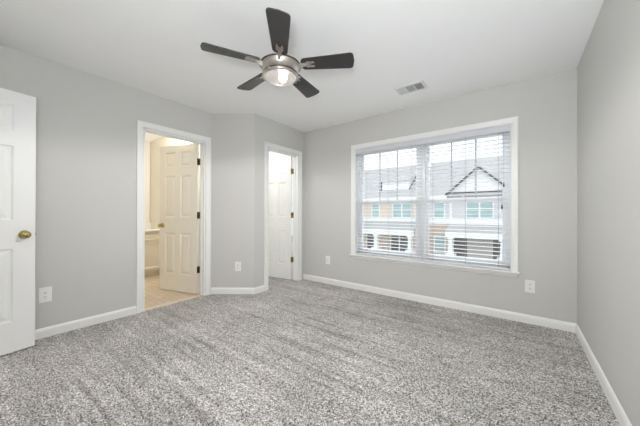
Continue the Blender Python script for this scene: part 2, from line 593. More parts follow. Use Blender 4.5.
def baseboard(name, runs, label):
    b = MB()
    for (xa, ya, xb, yb_) in runs:          # room lies to the left of the run direction
        d = Vector((xb - xa, yb_ - ya, 0)); L = d.length; d.normalize()
        n = Vector((-d.y, d.x, 0))
        vs = []
        for t_ in (0, L):
            for (o_, z_) in BASE:
                q = Vector((xa, ya, z_)) + d * t_ + n * o_
                vs.append(q)
        k = len(BASE)
        b.add(vs, [(i, (i + 1) % k, k + (i + 1) % k, k + i) for i in range(k)] + [tuple(range(k)), tuple(range(k, 2 * k))])
    return struct(b.build(name, M['trim']), label, 'baseboard')


CW = 0.066                                   # casing width
baseboard('baseboard_left', [(XL, BD0 - CW, XL, YF), ], 'white baseboard along the left wall below the outlet')
baseboard('baseboard_angled', [(XC, YD, XL, YL), (XC, CD0 - CW, XC, YD - 0.006)], 'white baseboard around the angled wall')
baseboard('baseboard_back', [(XR, YB, XC, YB)], 'white baseboard under the window')
baseboard('baseboard_right', [(XR, YF, XR, YB)], 'white baseboard along the right wall')
baseboard('baseboard_front', [(XL, YF, ED0 - CW, YF), (ED1 + CW, YF, XR, YF)], 'white baseboard behind the viewpoint')


# door casings: profile swept around the opening, plus jamb lining and stop
def casing_mesh(b, a0, a1, ztop, P, cw=CW):
    """P(a, off, z) -> 3D point; off = distance out of the wall into the room. Mitred U-shape."""
    prof = [(0.006, 0.0), (0.006, 0.010), (0.018, 0.014), (0.040, 0.015), (cw - 0.008, 0.019), (cw, 0.018), (cw, 0.0)]
    k = len(prof)
    rings = []
    for corner in range(4):
        ring = []
        for (o_, d_) in prof:
            if corner == 0: ring.append(P(a0 - o_, d_, 0))
            if corner == 1: ring.append(P(a0 - o_, d_, ztop + o_))
            if corner == 2: ring.append(P(a1 + o_, d_, ztop + o_))
            if corner == 3: ring.append(P(a1 + o_, d_, 0))
        rings.append(ring)
    vs = [q for r_ in rings for q in r_]
    fs = []
    for c in range(3):
        for i in range(k):
            j = (i + 1) % k
            fs.append((c * k + i, c * k + j, (c + 1) * k + j, (c + 1) * k + i))
    fs.append(tuple(range(k))); fs.append(tuple(range(3 * k, 4 * k)))
    b.add(vs, fs)


def door_trim(name, a0, a1, Pf, Pb, Pj, label, depth=WT, stop_at=0.6, m=None):
    t = MB()
    casing_mesh(t, a0, a1, DH, Pf)
    casing_mesh(t, a0, a1, DH, Pb)
    o = t.build(name, m or M['trim'])
    struct(o, label, 'door frame')
    j = MB()
    def bx(u0, u1, w0, w1, z0, z1):
        vs = [Pj(u, w_, z) for z in (z0, z1) for w_ in (w0, w1) for u in (u0, u1)]
        j.add(vs, [(0, 2, 3, 1), (4, 5, 7, 6), (0, 1, 5, 4), (2, 6, 7, 3), (0, 4, 6, 2), (1, 3, 7, 5)])
    bx(a0 - 0.001, a0 + 0.016, -0.001, depth + 0.001, 0, DH)
    bx(a1 - 0.016, a1 + 0.001, -0.001, depth + 0.001, 0, DH)
    bx(a0, a1, -0.001, depth + 0.001, DH - 0.016, DH + 0.001)
    s0, s1 = depth * stop_at - 0.02, depth * stop_at + 0.012
    bx(a0 + 0.016, a0 + 0.027, s0, s1, 0, DH - 0.016)
    bx(a1 - 0.027, a1 - 0.016, s0, s1, 0, DH - 0.016)
    bx(a0 + 0.016, a1 - 0.016, s0, s1, DH - 0.027, DH - 0.016)
    j.build('jamb', m or M['trim'], o)
    return o


door_trim('trim_1', BD0, BD1, lambda a, d, z: (XL + d, a, z), lambda a, d, z: (XL - WT - d, a, z), lambda u, w_, z: (XL - w_, u, z),
          'white casing around the left doorway to the bathroom')
door_trim('trim_2', CD0, CD1, lambda a, d, z: (XC + d, a, z), lambda a, d, z: (XC - WT - d, a, z), lambda u, w_, z: (XC - w_, u, z),
          'white casing around the doorway beside the far corner')
door_trim('trim_3', ED0, ED1, lambda a, d, z: (a, YF + d, z), lambda a, d, z: (a, YF - WT - d, z), lambda u, w_, z: (u, YF - w_, z),
          'white casing around the entry doorway behind the viewpoint', stop_at=0.45)


# ------------------------------------------------------------------ six panel doors
def door_leaf_mesh(wd, ht, t=0.035):
    """leaf in local XZ, hinge edge at x=0, thickness centred on y=0"""
    b = MB()
    st, mid = wd * 0.155, wd * 0.145
    xs = [0, st, (wd - mid) / 2, (wd + mid) / 2, wd - st, wd]
    zs = [0, 0.235, 0.80, 1.02, 1.595, 1.715, 1.925, ht]
    for sd in (-1, 1):
        y0 = sd * t / 2
        for i in range(5):
            for k in range(7):
                x0, x1, z0, z1 = xs[i], xs[i + 1], zs[k], zs[k + 1]
                if i in (1, 3) and k in (1, 3, 5):
                    loops = []
                    for (ins, dep) in ((0, 0), (0.010, 0.009), (0.022, 0.010), (0.048, 0.003)):
                        y = y0 - sd * dep
                        loops.append([(x0 + ins, y, z0 + ins), (x1 - ins, y, z0 + ins), (x1 - ins, y, z1 - ins), (x0 + ins, y, z1 - ins)])
                    vs = [q for l in loops for q in l]
                    fs = []
                    for l in range(3):
                        for e in range(4):
                            fs.append((l * 4 + e, l * 4 + (e + 1) % 4, l * 4 + 4 + (e + 1) % 4, l * 4 + 4 + e))
                    fs.append((12, 13, 14, 15))
                    b.add(vs, fs)
                else:
                    b.add([(x0, y0, z0), (x1, y0, z0), (x1, y0, z1), (x0, y0, z1)], [(0, 1, 2, 3)])
    h = t / 2
    b.add([(0, -h, 0), (0, h, 0), (0, h, ht), (0, -h, ht)], [(0, 1, 2, 3)])
    b.add([(wd, -h, 0), (wd, h, 0), (wd, h, ht), (wd, -h, ht)], [(0, 1, 2, 3)])
    b.add([(0, -h, 0), (0, h, 0), (wd, h, 0), (wd, -h, 0)], [(0, 1, 2, 3)])
    b.add([(0, -h, ht), (0, h, ht), (wd, h, ht), (wd, -h, ht)], [(0, 1, 2, 3)])
    return b


def weld(o):
    import bmesh
    bm = bmesh.new(); bm.from_mesh(o.data)
    bmesh.ops.remove_doubles(bm, verts=bm.verts, dist=0.0002)
    bmesh.ops.recalc_face_normals(bm, faces=bm.faces)
    bm.to_mesh(o.data); bm.free()


KNOB = [(0.0, 0.0), (0.033, 0.0), (0.033, 0.004), (0.028, 0.008), (0.014, 0.011), (0.0115, 0.022), (0.013, 0.030), (0.022, 0.036),
        (0.027, 0.045), (0.0265, 0.054), (0.021, 0.061), (0.011, 0.065), (0.0, 0.066)]


def make_door(name, pin, ang, wd, label, knob_m, hinge_m, hinge_side, jang, paint='door', z0=0.012, ht=2.018, t=0.035):
    """pin: x,y of the hinge pin; ang: direction of the leaf; hinge_side: +1/-1 local y side of the barrel"""
    yh = Vector((-math.sin(ang), math.cos(ang))) * hinge_side * -(t / 2 + 0.005)
    hinge = (pin[0] + yh.x + 0.003 * math.cos(ang), pin[1] + yh.y + 0.003 * math.sin(ang))
    o = door_leaf_mesh(wd, ht, t).build(name, M[paint], loc=(hinge[0], hinge[1], z0), rotz=ang)
    weld(o)
    struct(o, label, 'door')
    for sd in (-1, 1):
        k = MB().lathe(KNOB, 28, Matrix.Translation((wd - 0.062, sd * t / 2, 0.905)) @ Matrix.Rotation(-sd * math.pi / 2, 4, 'X'))
        k.build('door_knob', knob_m, o)
    l = MB().box(wd, wd + 0.0015, -0.012, 0.012, 0.875, 0.932)
    l.prism([(wd, -0.007), (wd + 0.011, 0.007), (wd, 0.007)], 0.895, 0.913, 'z')
    l.build('latch', hinge_m, o)
    for hz in (0.275, 1.005, 1.725):
        hb = MB()
        ys = hinge_side * (t / 2 + 0.005)
        for seg in range(3):
            hb.lathe([(0, 0), (0.0068, 0), (0.0068, 0.028), (0, 0.028)], 12, Matrix.Translation((-0.003, ys, hz + 0.0005 + seg * 0.0293)))
        hb.lathe([(0, 0), (0.005, 0.002), (0.004, 0.006), (0, 0.008)], 12, Matrix.Translation((-0.003, ys, hz + 0.088)))
        hb.box(-0.0022, 0.0, -t / 2 + 0.004, t / 2, hz, hz + 0.088) if hinge_side > 0 else hb.box(-0.0022, 0.0, -t / 2, t / 2 - 0.004, hz, hz + 0.088)
        hb.box(0.0, 0.032, -0.0012, 0.0012, hz, hz + 0.088, Matrix.Translation((-0.003, ys, 0)) @ Matrix.Rotation(jang - ang, 4, 'Z'))
        hb.build('hinge', hinge_m, o)
    return o


d1 = make_door('door_1', (-3.062, YF + 0.006), R(98.8), 0.78, 'white six-panel door standing open at the left edge with a brass knob', M['brass'], M['brass'], 1, R(0))
d2 = make_door('door_2', (XL - WT - 0.004, BD1 - 0.018), R(196.1), 0.688, 'white six-panel bathroom door swung open on dark bronze hinges', M['brass'], M['bronze'], -1, R(0), 'warmdoor')
d3 = make_door('door_3', (XC - WT - 0.004, CD1 - 0.018), R(188.6), 0.618, 'white six-panel door on brass hinges open in the doorway beside the far corner', M['brass'], M['brass'], -1, R(0))

# ------------------------------------------------------------------ window
def window(name, x0, x1, z0, z1, label, n=2):
    """casing, stool and apron on the wall face; twin double-hung sashes set in the wall"""
    c = MB()
    def ring(o_, d_):
        return [(x0 - o_, YB - d_, z0), (x0 - o_, YB - d_, z1 + o_), (x1 + o_, YB - d_, z1 + o_), (x1 + o_, YB - d_, z0)]
    prof = [(0.004, 0), (0.004, 0.010), (0.016, 0.014), (0.036, 0.015), (0.052, 0.020), (0.060, 0.019), (0.060, 0)]
    rr = [ring(*p_) for p_ in prof]
    k = len(prof)
    vs = [rr[i][c_] for c_ in range(4) for i in range(k)]
    fs = []
    for c_ in range(3):
        for i in range(k):
            j = (i + 1) % k
            fs.append((c_ * k + i, c_ * k + j, (c_ + 1) * k + j, (c_ + 1) * k + i))
    fs += [tuple(range(k)), tuple(range(3 * k, 4 * k))]
    c.add(vs, fs)
    o = c.build(name, M['trim'])
    struct(o, label, 'window')
    # reveal lining and outer frame
    r = MB()
    ya, yb_ = YB - 0.001, YB + 0.15
    r.box(x0 - 0.004, x0 + 0.006, ya, yb_, z0, z1)
    r.box(x1 - 0.006, x1 + 0.004, ya, yb_, z0, z1)
    r.box(x0 - 0.004, x1 + 0.004, ya, yb_, z1 - 0.006, z1 + 0.004)
    r.box(x0, x0 + 0.035, YB + 0.075, yb_, z0, z1)
    r.box(x1 - 0.035, x1, YB + 0.075, yb_, z0, z1)
    r.box(x0, x1, YB + 0.075, yb_, z1 - 0.035, z1)
    r.box(x0, x1, YB + 0.075, yb_, z0 - 0.004, z0 + 0.030)
    xm = (x0 + x1) / 2
    if n == 2:
        r.box(xm - 0.040, xm + 0.040, YB + 0.070, yb_, z0, z1)
    r.build('frame', M['vinyl'], o)
    st = MB()
    prof2 = [(YB - 0.052, z0 - 0.013), (YB - 0.056, z0 - 0.007), (YB - 0.052, z0 - 0.001), (YB - 0.046, z0 + 0.001), (YB, z0 + 0.001), (YB, z0 - 0.017), (YB - 0.046, z0 - 0.017)]
    st.prism(prof2, x0 - 0.070, x1 + 0.070, 'x')
    st.box(x0 - 0.004, x1 + 0.004, YB, YB + 0.075, z0 - 0.017, z0 + 0.001)
    st.build('stool', M['trim'], o)
    ap = MB()
    ap.prism([(YB, z0 - 0.017), (YB - 0.020, z0 - 0.017), (YB - 0.018, z0 - 0.035), (YB - 0.012, z0 - 0.050), (YB - 0.006, z0 - 0.058), (YB, z0 - 0.058)], x0 - 0.058, x1 + 0.058, 'x')
    ap.build('apron', M['trim'], o)
    zm = 1.247
    spans = [(x0 + 0.035, xm - 0.040), (xm + 0.040, x1 - 0.035)] if n == 2 else [(x0 + 0.035, x1 - 0.035)]
    for (a, b_) in spans:
        for up in (0, 1):
            q0, q1 = (zm - 0.028, z1 - 0.035) if up else (z0 + 0.030, zm + 0.028)
            y0 = YB + 0.112 if up else YB + 0.082
            y1 = y0 + 0.028
            sw = 0.042
            s = MB()
            s.bbox(a, a + sw, y0, y1, q0, q1, 0.003)
            s.bbox(b_ - sw, b_, y0, y1, q0, q1 - 0.0005, 0.003)
            s.bbox(a + sw - 0.002, b_ - sw + 0.002, y0 + 0.001, y1 - 0.001, q1 - 0.0005 - (0.040 if up else 0.052), q1 - 0.0005, 0.003)
            s.bbox(a + sw - 0.002, b_ - sw + 0.002, y0 + 0.001, y1 - 0.001, q0 + 0.0005, q0 + (0.052 if up else 0.050), 0.003)
            so = s.build('upper_sash' if up else 'lower_sash', M['vinyl'], o)
            p = MB(); p.box(a + sw - 0.005, b_ - sw + 0.005, y0 + 0.012, y0 + 0.015, q0 + 0.04, q1 - 0.035)
            p.build('pane', M['pane'], so)
            if up:
                g = MB()
                for t_ in (1, 2):
                    xx = a + sw + (b_ - a - 2 * sw) * t_ / 3
                    g.box(xx - 0.009, xx + 0.009, y0 + 0.005, y0 + 0.011, q0 + 0.05, q1 - 0.038)
                g.build('muntin', M['muntin'], so)
            else:
                lk = MB()
                xc_ = (a + b_) / 2
                lk.box(xc_ - 0.03, xc_ + 0.03, y0 + 0.002, y0 + 0.026, q1, q1 + 0.008)
                lk.lathe([(0, 0), (0.011, 0), (0.010, 0.012), (0, 0.013)], 14, Matrix.Translation((xc_, y0 + 0.014, q1 + 0.008)))
                lk.build('sash_lock', M['vinyl'], so)
    return o


window('window_1', WX0, WX1, WZ0, WZ1, 'wide white double window with twin sashes looking onto the houses')
window('window_2', CWX0, CWX1, WZ0, WZ1, 'bright window glimpsed in the hinge gap beside the far door', n=1)


# ------------------------------------------------------------------ blinds
def blind(x0, x1, label, cords, ladders, vl=0.0, vr=0.0):
    t = empty('window_blind', ((x0 + x1) / 2, YB + 0.034, WZ1 - 0.006))
    tag(t, label, 'blind', 'white slatted blinds in the double window')
    hw = (x1 - x0) / 2
    top = 0.0
    h = MB(); h.box(-hw + 0.003, hw - 0.003, -0.020, 0.026, -0.045, top - 0.001)
    h.build('headrail', M['slat'], t)
    v = MB()
    v.prism([(-0.033, -0.068), (-0.037, -0.064), (-0.037, -0.014), (-0.034, -0.010), (-0.034, -0.004), (-0.031, -0.001), (-0.024, -0.001), (-0.024, -0.068)], -hw - vl, hw + vr, 'x')
    v.build('valance', M['valance'], t)
    zb = -(WZ1 - 0.006) + WZ0 + 0.004
    n = 32
    z_top, z_bot = -0.088, zb + 0.050
    s = MB()
    tl = R(0)
    for i in range(n):
        z = z_top + (z_bot - z_top) * i / (n - 1)
        prof = []
        for k in range(7):
            u = -0.0245 + 0.049 * k / 6
            prof.append((u, 0.0022 * (1 - (u / 0.0245) ** 2)))
        prof = prof + [(a, b - 0.0026) for a, b in prof[::-1]]
        prof = [(a * math.cos(tl) - b * math.sin(tl), z + a * math.sin(tl) + b * math.cos(tl)) for a, b in prof]
        s.prism(prof, -hw + 0.004, hw - 0.004, 'x')
    s.build('slats', M['slat'], t)
    b = MB(); b.bbox(-hw + 0.003, hw - 0.003, -0.026, 0.026, zb, zb + 0.020, 0.004)
    b.build('bottom_rail', M['slat'], t)
    for lx in ladders:
        q = MB()
        for yy in (-0.0255, 0.0255):
            q.tube([(lx, yy, -0.04), (lx, yy, zb + 0.018)], 0.0009, 5)
        q.tube([(lx, 0.0, -0.04), (lx, 0.0, zb + 0.018)], 0.0008, 5)
        q.build('ladder_cord', M['cordm'], t)
    for (cx, z_end) in cords:
        q = MB()
        q.tube([(cx, -0.030, -0.04), (cx, -0.0305, -0.3), (cx, -0.030, z_end)], 0.0012, 6)
        qo = q.build('pull_cord', M['cordm'], t)
        q = MB()
        q.lathe([(0, 0.006), (0.004, 0.004), (0.006, -0.012), (0.0095, -0.034), (0.008, -0.040), (0, -0.041)], 12, Matrix.Translation((cx, -0.030, z_end)))
        q.build('tassel', M['tassel'], qo)
    return t


blind(WX0 + 0.008, -0.956, 'white slatted blind hanging open over the left half of the double window', [], (-0.30, 0.02, 0.33), 0.0, 0.0128)
blind(-0.930, WX1 - 0.008, 'white slatted blind with dark cord tassels over the right half of the double window', [(0.378, -0.60), (0.362, -0.83)], (-0.33, 0.02, 0.33), 0.0128, 0.0)

# ------------------------------------------------------------------ ceiling fan
FX, FY = -1.44, 1.415
fan = tag(empty('ceiling_fan', (FX, FY, H)), 'five-blade charcoal ceiling fan with brushed nickel motor and lit glass bowl', 'ceiling fan')
b = MB().lathe([(0.0, 0.0), (0.068, 0.0), (0.068, -0.012), (0.060, -0.040), (0.040, -0.062), (0.016, -0.070), (0.0, -0.070)], 36)
b.build('canopy', M['nickel'], fan)
b = MB().lathe([(0.0, -0.06), (0.0125, -0.06), (0.0125, -0.18), (0, -0.18)], 18)
b.build('downrod', M['nickel'], fan)
ZT = 2.215 - H            # top rim of the motor drum
b = MB().lathe([(0.0, ZT + 0.045), (0.030, ZT + 0.045), (0.036, ZT + 0.030), (0.085, ZT + 0.022), (0.135, ZT + 0.008), (0.150, ZT - 0.002), (0.152, ZT - 0.010)], 48)
b.lathe([(0.147, ZT - 0.012), (0.128, ZT - 0.076), (0.0, ZT - 0.076)], 48)
b.build('motor_housing', M['nickel'], fan)
b = MB().lathe([(0.147, ZT - 0.009), (0.154, ZT - 0.008), (0.155, ZT - 0.013), (0.147, ZT - 0.014)], 48)
b.lathe([(0.126, ZT - 0.073), (0.132, ZT - 0.074), (0.132, ZT - 0.080), (0.126, ZT - 0.081)], 48)
b.build('housing_band', M['nickel_dark'], fan)
b = MB().lathe([(0.0, ZT - 0.077), (0.125, ZT - 0.077), (0.136, ZT - 0.086), (0.136, ZT - 0.094), (0.122, ZT - 0.100), (0.118, ZT - 0.096), (0.112, ZT - 0.084), (0.0, ZT - 0.083)], 48)
for k in range(3):
    a = R(40 + 120 * k)
    b.lathe([(0, 0), (0.008, 0), (0.008, 0.014), (0, 0.016)], 10, Matrix.Translation((0.134 * math.cos(a), 0.134 * math.sin(a), ZT - 0.090)) @ Matrix.Rotation(a, 4, 'Z') @ Matrix.Rotation(R(90), 4, 'Y'))
b.build('light_ring', M['nickel'], fan)
prof = [(0.118, ZT - 0.092)]
for k in range(9):
    t_ = k / 8
    prof.append((0.116 * math.cos(t_ * math.pi / 2) + 0.0015 * (k % 2), ZT - 0.096 - 0.040 * math.sin(t_ * math.pi / 2)))
prof[-1] = (0.0, ZT - 0.136)
b = MB().lathe(prof, 48)
b.build('glass_bowl', M['bowl'], fan)
b = MB()
bulb_prof = [(0.0, -0.034)] + [(0.034 * math.cos(R(a)), 0.034 * math.sin(R(a))) for a in range(-80, 81, 10)] + [(0.0, 0.034)]
b.lathe(bulb_prof, 24, Matrix.Translation((0.016, 0.010, ZT - 0.104)) @ Matrix.Scale(0.85, 4))
bo = b.build('light_bulb', M['bulb'], fan)
sp = lamp('fan_lamp', 'SPOT', (FX, FY, H + ZT - 0.139), FAN_W, (1.0, 0.98, 0.965), 0.03)
sp.data.spot_size = R(176)
sp.data.spot_blend = 0.25

PH0 = 28.6 - 72 * 1
DROOP = (-2.6, 0.6, 0.4, 0.4, -2.4)         # the blade irons are not quite evenly set


def fan_blade(first=[None, None]):
    bl = MB()
    out = []
    r0, r1 = 0.155, 0.552
    w0, w1 = 0.053, 0.071
    N = 10
    for k in range(N + 1):                      # rounded root
        a = math.pi / 2 + math.pi * k / N
        out.append((r0 + 0.030 + 0.030 * math.cos(a), w0 * math.sin(a)))
    rc = 0.026
    for k in range(6):                          # tip corners
        a = -math.pi / 2 + math.pi / 2 * k / 5
        out.append((r1 - rc + rc * math.cos(a) - 0.004, -(w1 - rc) + rc * math.sin(a)))
    out.append((r1 + 0.002, 0.0))
    for k in range(6):
        a = math.pi / 2 * k / 5
        out.append((r1 - rc + rc * math.cos(a) - 0.004, (w1 - rc) + rc * math.sin(a)))
    bl.prism(out, -0.0035, 0.0035, 'z')
    return bl


def blade_iron():
    q = MB()
    # arm from the drum, fork plate under the blade with two screws
    q.prism([(0.140, -0.016), (0.190, -0.012), (0.205, -0.026), (0.255, -0.024), (0.262, -0.016), (0.240, -0.010), (0.226, 0.0), (0.240, 0.010), (0.262, 0.016), (0.255, 0.024), (0.205, 0.026), (0.190, 0.012), (0.140, 0.016)], -0.010, -0.0036, 'z')
    q.prism([(0.128, -0.0345), (0.150, -0.030), (0.200, -0.010), (0.200, -0.004), (0.150, -0.010), (0.128, -0.012)], -0.009, 0.009, 'y')
    for sy in (-0.019, 0.019):
        q.lathe([(0, -0.0140), (0.004, -0.0135), (0.0065, -0.0100), (0, -0.0100)], 10, Matrix.Translation((0.246, sy, 0)))
    return q


first_blade = None
for k in range(5):
    ang = R(PH0 + 72 * k + DROOP[k])
    if first_blade is None:
        first_blade = fan_blade().build('blade', M['blade'], fan)
        ir = blade_iron().build('blade_iron', M['nickel'], first_blade)
        o = first_blade
    else:
        o = dup(first_blade, fan)
    o.rotation_mode = 'XYZ'
    # blade pitched 12 degrees: the clockwise edge rides higher
    o.matrix_local = Matrix.Translation((0, 0, ZT - 0.008)) @ Matrix.Rotation(ang, 4, 'Z') @ Matrix.Rotation(R(-12), 4, 'X')

# ------------------------------------------------------------------ ceiling register
vt = tag(empty('ceiling_vent', (-0.925, 2.848, H)), 'white metal air register with three louvre banks in the ceiling', 'vent')
W2, D2 = 0.155, 0.102
b = MB()
fl = [(0.0, 0.0), (0.0, -0.004), (0.016, -0.009), (0.026, -0.009), (0.026, 0.0)]
rr = []
for (i_, z_) in fl:
    rr.append([(-W2 + i_, -D2 + i_, z_), (W2 - i_, -D2 + i_, z_), (W2 - i_, D2 - i_, z_), (-W2 + i_, D2 - i_, z_)])
vs = [q for r_ in rr for q in r_]
fs = []
for l in range(len(fl) - 1):
    for e in range(4):
        fs.append((l * 4 + e, l * 4 + (e + 1) % 4, l * 4 + 4 + (e + 1) % 4, l * 4 + 4 + e))
b.add(vs, fs)
for xx in (-0.045, 0.045):
    b.box(xx - 0.006, xx + 0.006, -D2 + 0.026, D2 - 0.026, -0.009, -0.001)
b.build('vent_frame', M['vent'], vt)
b = MB(); b.box(-W2 + 0.02, W2 - 0.02, -D2 + 0.02, D2 - 0.02, -0.0012, -0.0002)
b.build('duct_back', M['duct'], vt)
for (x0, x1, ang, nn) in ((-0.129, -0.051, -40, 9), (-0.039, 0.039, 0, 6), (0.051, 0.129, 62, 7)):
    b = MB()
    if ang:
        for i in range(nn):
            xx = x0 + (x1 - x0) * (i + 0.5) / nn
            b.box(-0.0048, 0.0048, -D2 + 0.026, D2 - 0.026, -0.0006, 0.0006, Matrix.Translation((xx, 0, -0.0055)) @ Matrix.Rotation(R(ang), 4, 'Y'))
    else:
        for i in range(9):
            yy = -D2 + 0.026 + (2 * D2 - 0.052) * (i + 0.5) / 9
            b.box(x0, x1, -0.0058, 0.0058, -0.0006, 0.0006, Matrix.Translation((0, yy, -0.0055)) @ Matrix.Rotation(R(14), 4, 'X'))
    b.build('louvre', M['vent'], vt)


# ------------------------------------------------------------------ outlets
def outlet(x, y, z, rotz, label, hw=0.040, hh=0.062):
    """faces local -y"""
    t = tag(empty('wall_outlet', (x, y, z), rotz), label, 'outlet', 'duplex wall outlets')
    p = MB()
    loops = []
    for (i_, d_) in ((0, 0), (0, -0.003), (0.004, -0.006)):
        loops.append([(-hw + i_, d_, -hh + i_), (hw - i_, d_, -hh + i_), (hw - i_, d_, hh - i_), (-hw + i_, d_, hh - i_)])
    vs = [q for l in loops for q in l]
    fs = [(l * 4 + e, l * 4 + (e + 1) % 4, l * 4 + 4 + (e + 1) % 4, l * 4 + 4 + e) for l in range(2) for e in range(4)] + [(8, 9, 10, 11), (0, 1, 2, 3)]
    p.add(vs, fs)
    p.lathe([(0, 0), (0.0035, 0), (0.003, 0.0012), (0, 0.0015)], 10, Matrix.Translation((0, -0.006, 0)) @ Matrix.Rotation(R(90), 4, 'X'))
    p.build('cover_plate', M['plastic'], t)
    for sz in (-0.0195, 0.0195):
        q = MB()
        pr = []
        for k in range(24):
            a = 2 * math.pi * k / 24
            pr.append((0.0172 * math.cos(a), max(-0.0145, min(0.0145, 0.0172 * math.sin(a))) + sz))
        q.prism(pr, -0.0085, -0.0055, 'y')
        qo = q.build('receptacle', M['plastic'], t)
        q = MB()
        q.box(-0.0078, -0.0052, -0.0089, -0.0084, sz - 0.001, sz + 0.0085)
        q.box(0.0052, 0.0078, -0.0089, -0.0084, sz - 0.001, sz + 0.0075)
        q.lathe([(0, 0), (0.0032, 0), (0.0032, 0.0005), (0, 0.0005)], 12, Matrix.Translation((0, -0.0084, sz - 0.0075)) @ Matrix.Rotation(R(90), 4, 'X'))
        q.build('slot', M['slot'], qo)
    return t


outlet(XL + 0.0002, 0.404, 0.370, R(90), 'white wall outlet beside the open door at the left edge', 0.043, 0.066)
ax = (-3.0305, 2.1905)
outlet(ax[0] + 0.0002 * math.sin(ANG), ax[1] - 0.0002 * math.cos(ANG), 0.370, ANG, 'white wall outlet low on the angled wall between the two doorways')
outlet(-2.365, YB - 0.0002, 0.367, 0, 'small white wall outlet left of the window near the far corner')
outlet(0.094, YB - 0.0002, 0.369, 0, 'white wall outlet below the right end of the window')

# ------------------------------------------------------------------ bathroom vanity and mirror
va = tag(empty('vanity_cabinet', (-5.275, 1.75, 0.0)), 'cream bathroom vanity cabinet with panel doors seen through the left doorway', 'cabinet')
b = MB()
b.box(-0.272, 0.265, -0.75, 0.30, 0.10, 0.775)
b.box(-0.272, 0.200, -0.74, 0.29, 0.002, 0.10)
b.build('body', M['vanity'], va)
for i, (y0, y1) in enumerate(((-0.735, -0.400), (-0.385, -0.050), (-0.035, 0.285))):
    for (nm, z0, z1) in (('drawer_front', 0.625, 0.755), ('door', 0.125, 0.605)):
        b = MB()
        loops = []
        for (i_, d_) in ((0, 0.0), (0, 0.018), (0.045 if nm == 'door' else 0.022, 0.018), (0.055 if nm == 'door' else 0.030, 0.011)):
            loops.append([(0.265 + d_, y0 + i_, z0 + i_), (0.265 + d_, y1 - i_, z0 + i_), (0.265 + d_, y1 - i_, z1 - i_), (0.265 + d_, y0 + i_, z1 - i_)])
        vs = [q for l in loops for q in l]
        fs = [(l * 4 + e, l * 4 + (e + 1) % 4, l * 4 + 4 + (e + 1) % 4, l * 4 + 4 + e) for l in range(3) for e in range(4)] + [(12, 13, 14, 15), (0, 1, 2, 3)]
        b.add(vs, fs)
        b.build(nm, M['vanity'], va)
b = MB()
b.bbox(-5.549, -4.965, 0.99, 2.058, 0.7755, 0.812, 0.006)
b.box(-5.549, -5.530, 0.99, 2.058, 0.811, 0.905)
tag(b.build('bathroom_countertop', M['counter']), 'pale vanity countertop on the cream bathroom cabinet', 'countertop')
mr = tag(empty('bathroom_mirror', (-5.549, 1.53, 1.60)), 'frameless mirror above the vanity with a grey edge', 'mirror')
b = MB(); b.box(0.0, 0.008, -0.53, 0.40, -0.66, 0.62); b.build('mirror_glass', M['mirror'], mr)
b = MB(); b.box(0.0, 0.011, 0.40, 0.43, -0.66, 0.62); b.build('mirror_edge', M['mirroredge'], mr)

# ------------------------------------------------------------------ outside: street and townhouses
b = MB(); b.box(-40, 30, 3.9, 9.0, -3.9, -3.75); struct(b.build('ground_lawn', M['lawn']), 'lawn below the window', 'lawn')
b = MB(); b.box(-40, 30, 9.0, 19.5, -3.9, -3.80); struct(b.build('ground_street', M['paving']), 'grey street between the houses', 'street')
b = MB(); b.box(-40, 30, 19.5, 60.0, -3.9, -3.72); struct(b.build('ground_lawn_far', M['lawn']), 'lawn in front of the facing houses', 'lawn')

EY = 25.0
GZ = -3.72


def ext_window(parent, xa, xb, z0, z1, y, m, n=1, trim=0.09):
    f_ = MB()
    f_.box(xa - trim, xb + trim, y - 0.05, y + 0.02, z1, z1 + trim * 1.3)
    f_.box(xa - trim, xb + trim, y - 0.06, y + 0.02, z0 - trim, z0)
    f_.box(xa - trim, xa, y - 0.05, y + 0.02, z0, z1)
    f_.box(xb, xb + trim, y - 0.05, y + 0.02, z0, z1)
    for k in range(1, n):
        xx = xa + (xb - xa) * k / n
        f_.box(xx - 0.06, xx + 0.06, y - 0.05, y + 0.02, z0, z1)
    f_.box(xa, xb, y - 0.035, y + 0.02, (z0 + z1) / 2 - 0.035, (z0 + z1) / 2 + 0.035)
    for k in range(n):
        w_ = (xb - xa) / n
        for t_ in ((0.5,) if n == 1 and False else ()):
            f_.box(xa + w_ * (k + t_) - 0.015, xa + w_ * (k + t_) + 0.015, y - 0.03, y, z0, z1)
    fo = f_.build('window_frame', M['exttrim'], parent)
    g = MB(); g.box(xa, xb, y - 0.02, y - 0.005, z0, z1)
    g.build('pane', m, fo)
    return fo


def slab(name, pts, th, m, parent):
    """a tilted slab from four corner points"""
    p = [Vector(q) for q in pts]
    nrm = (p[1] - p[0]).cross(p[3] - p[0]).normalized() * th
    b_ = MB()
    b_.add([tuple(q) for q in p] + [tuple(q - nrm) for q in p], [(0, 1, 2, 3), (7, 6, 5, 4), (0, 4, 5, 1), (1, 5, 6, 2), (2, 6, 7, 3), (3, 7, 4, 0)])
    return b_.build(name, m, parent)


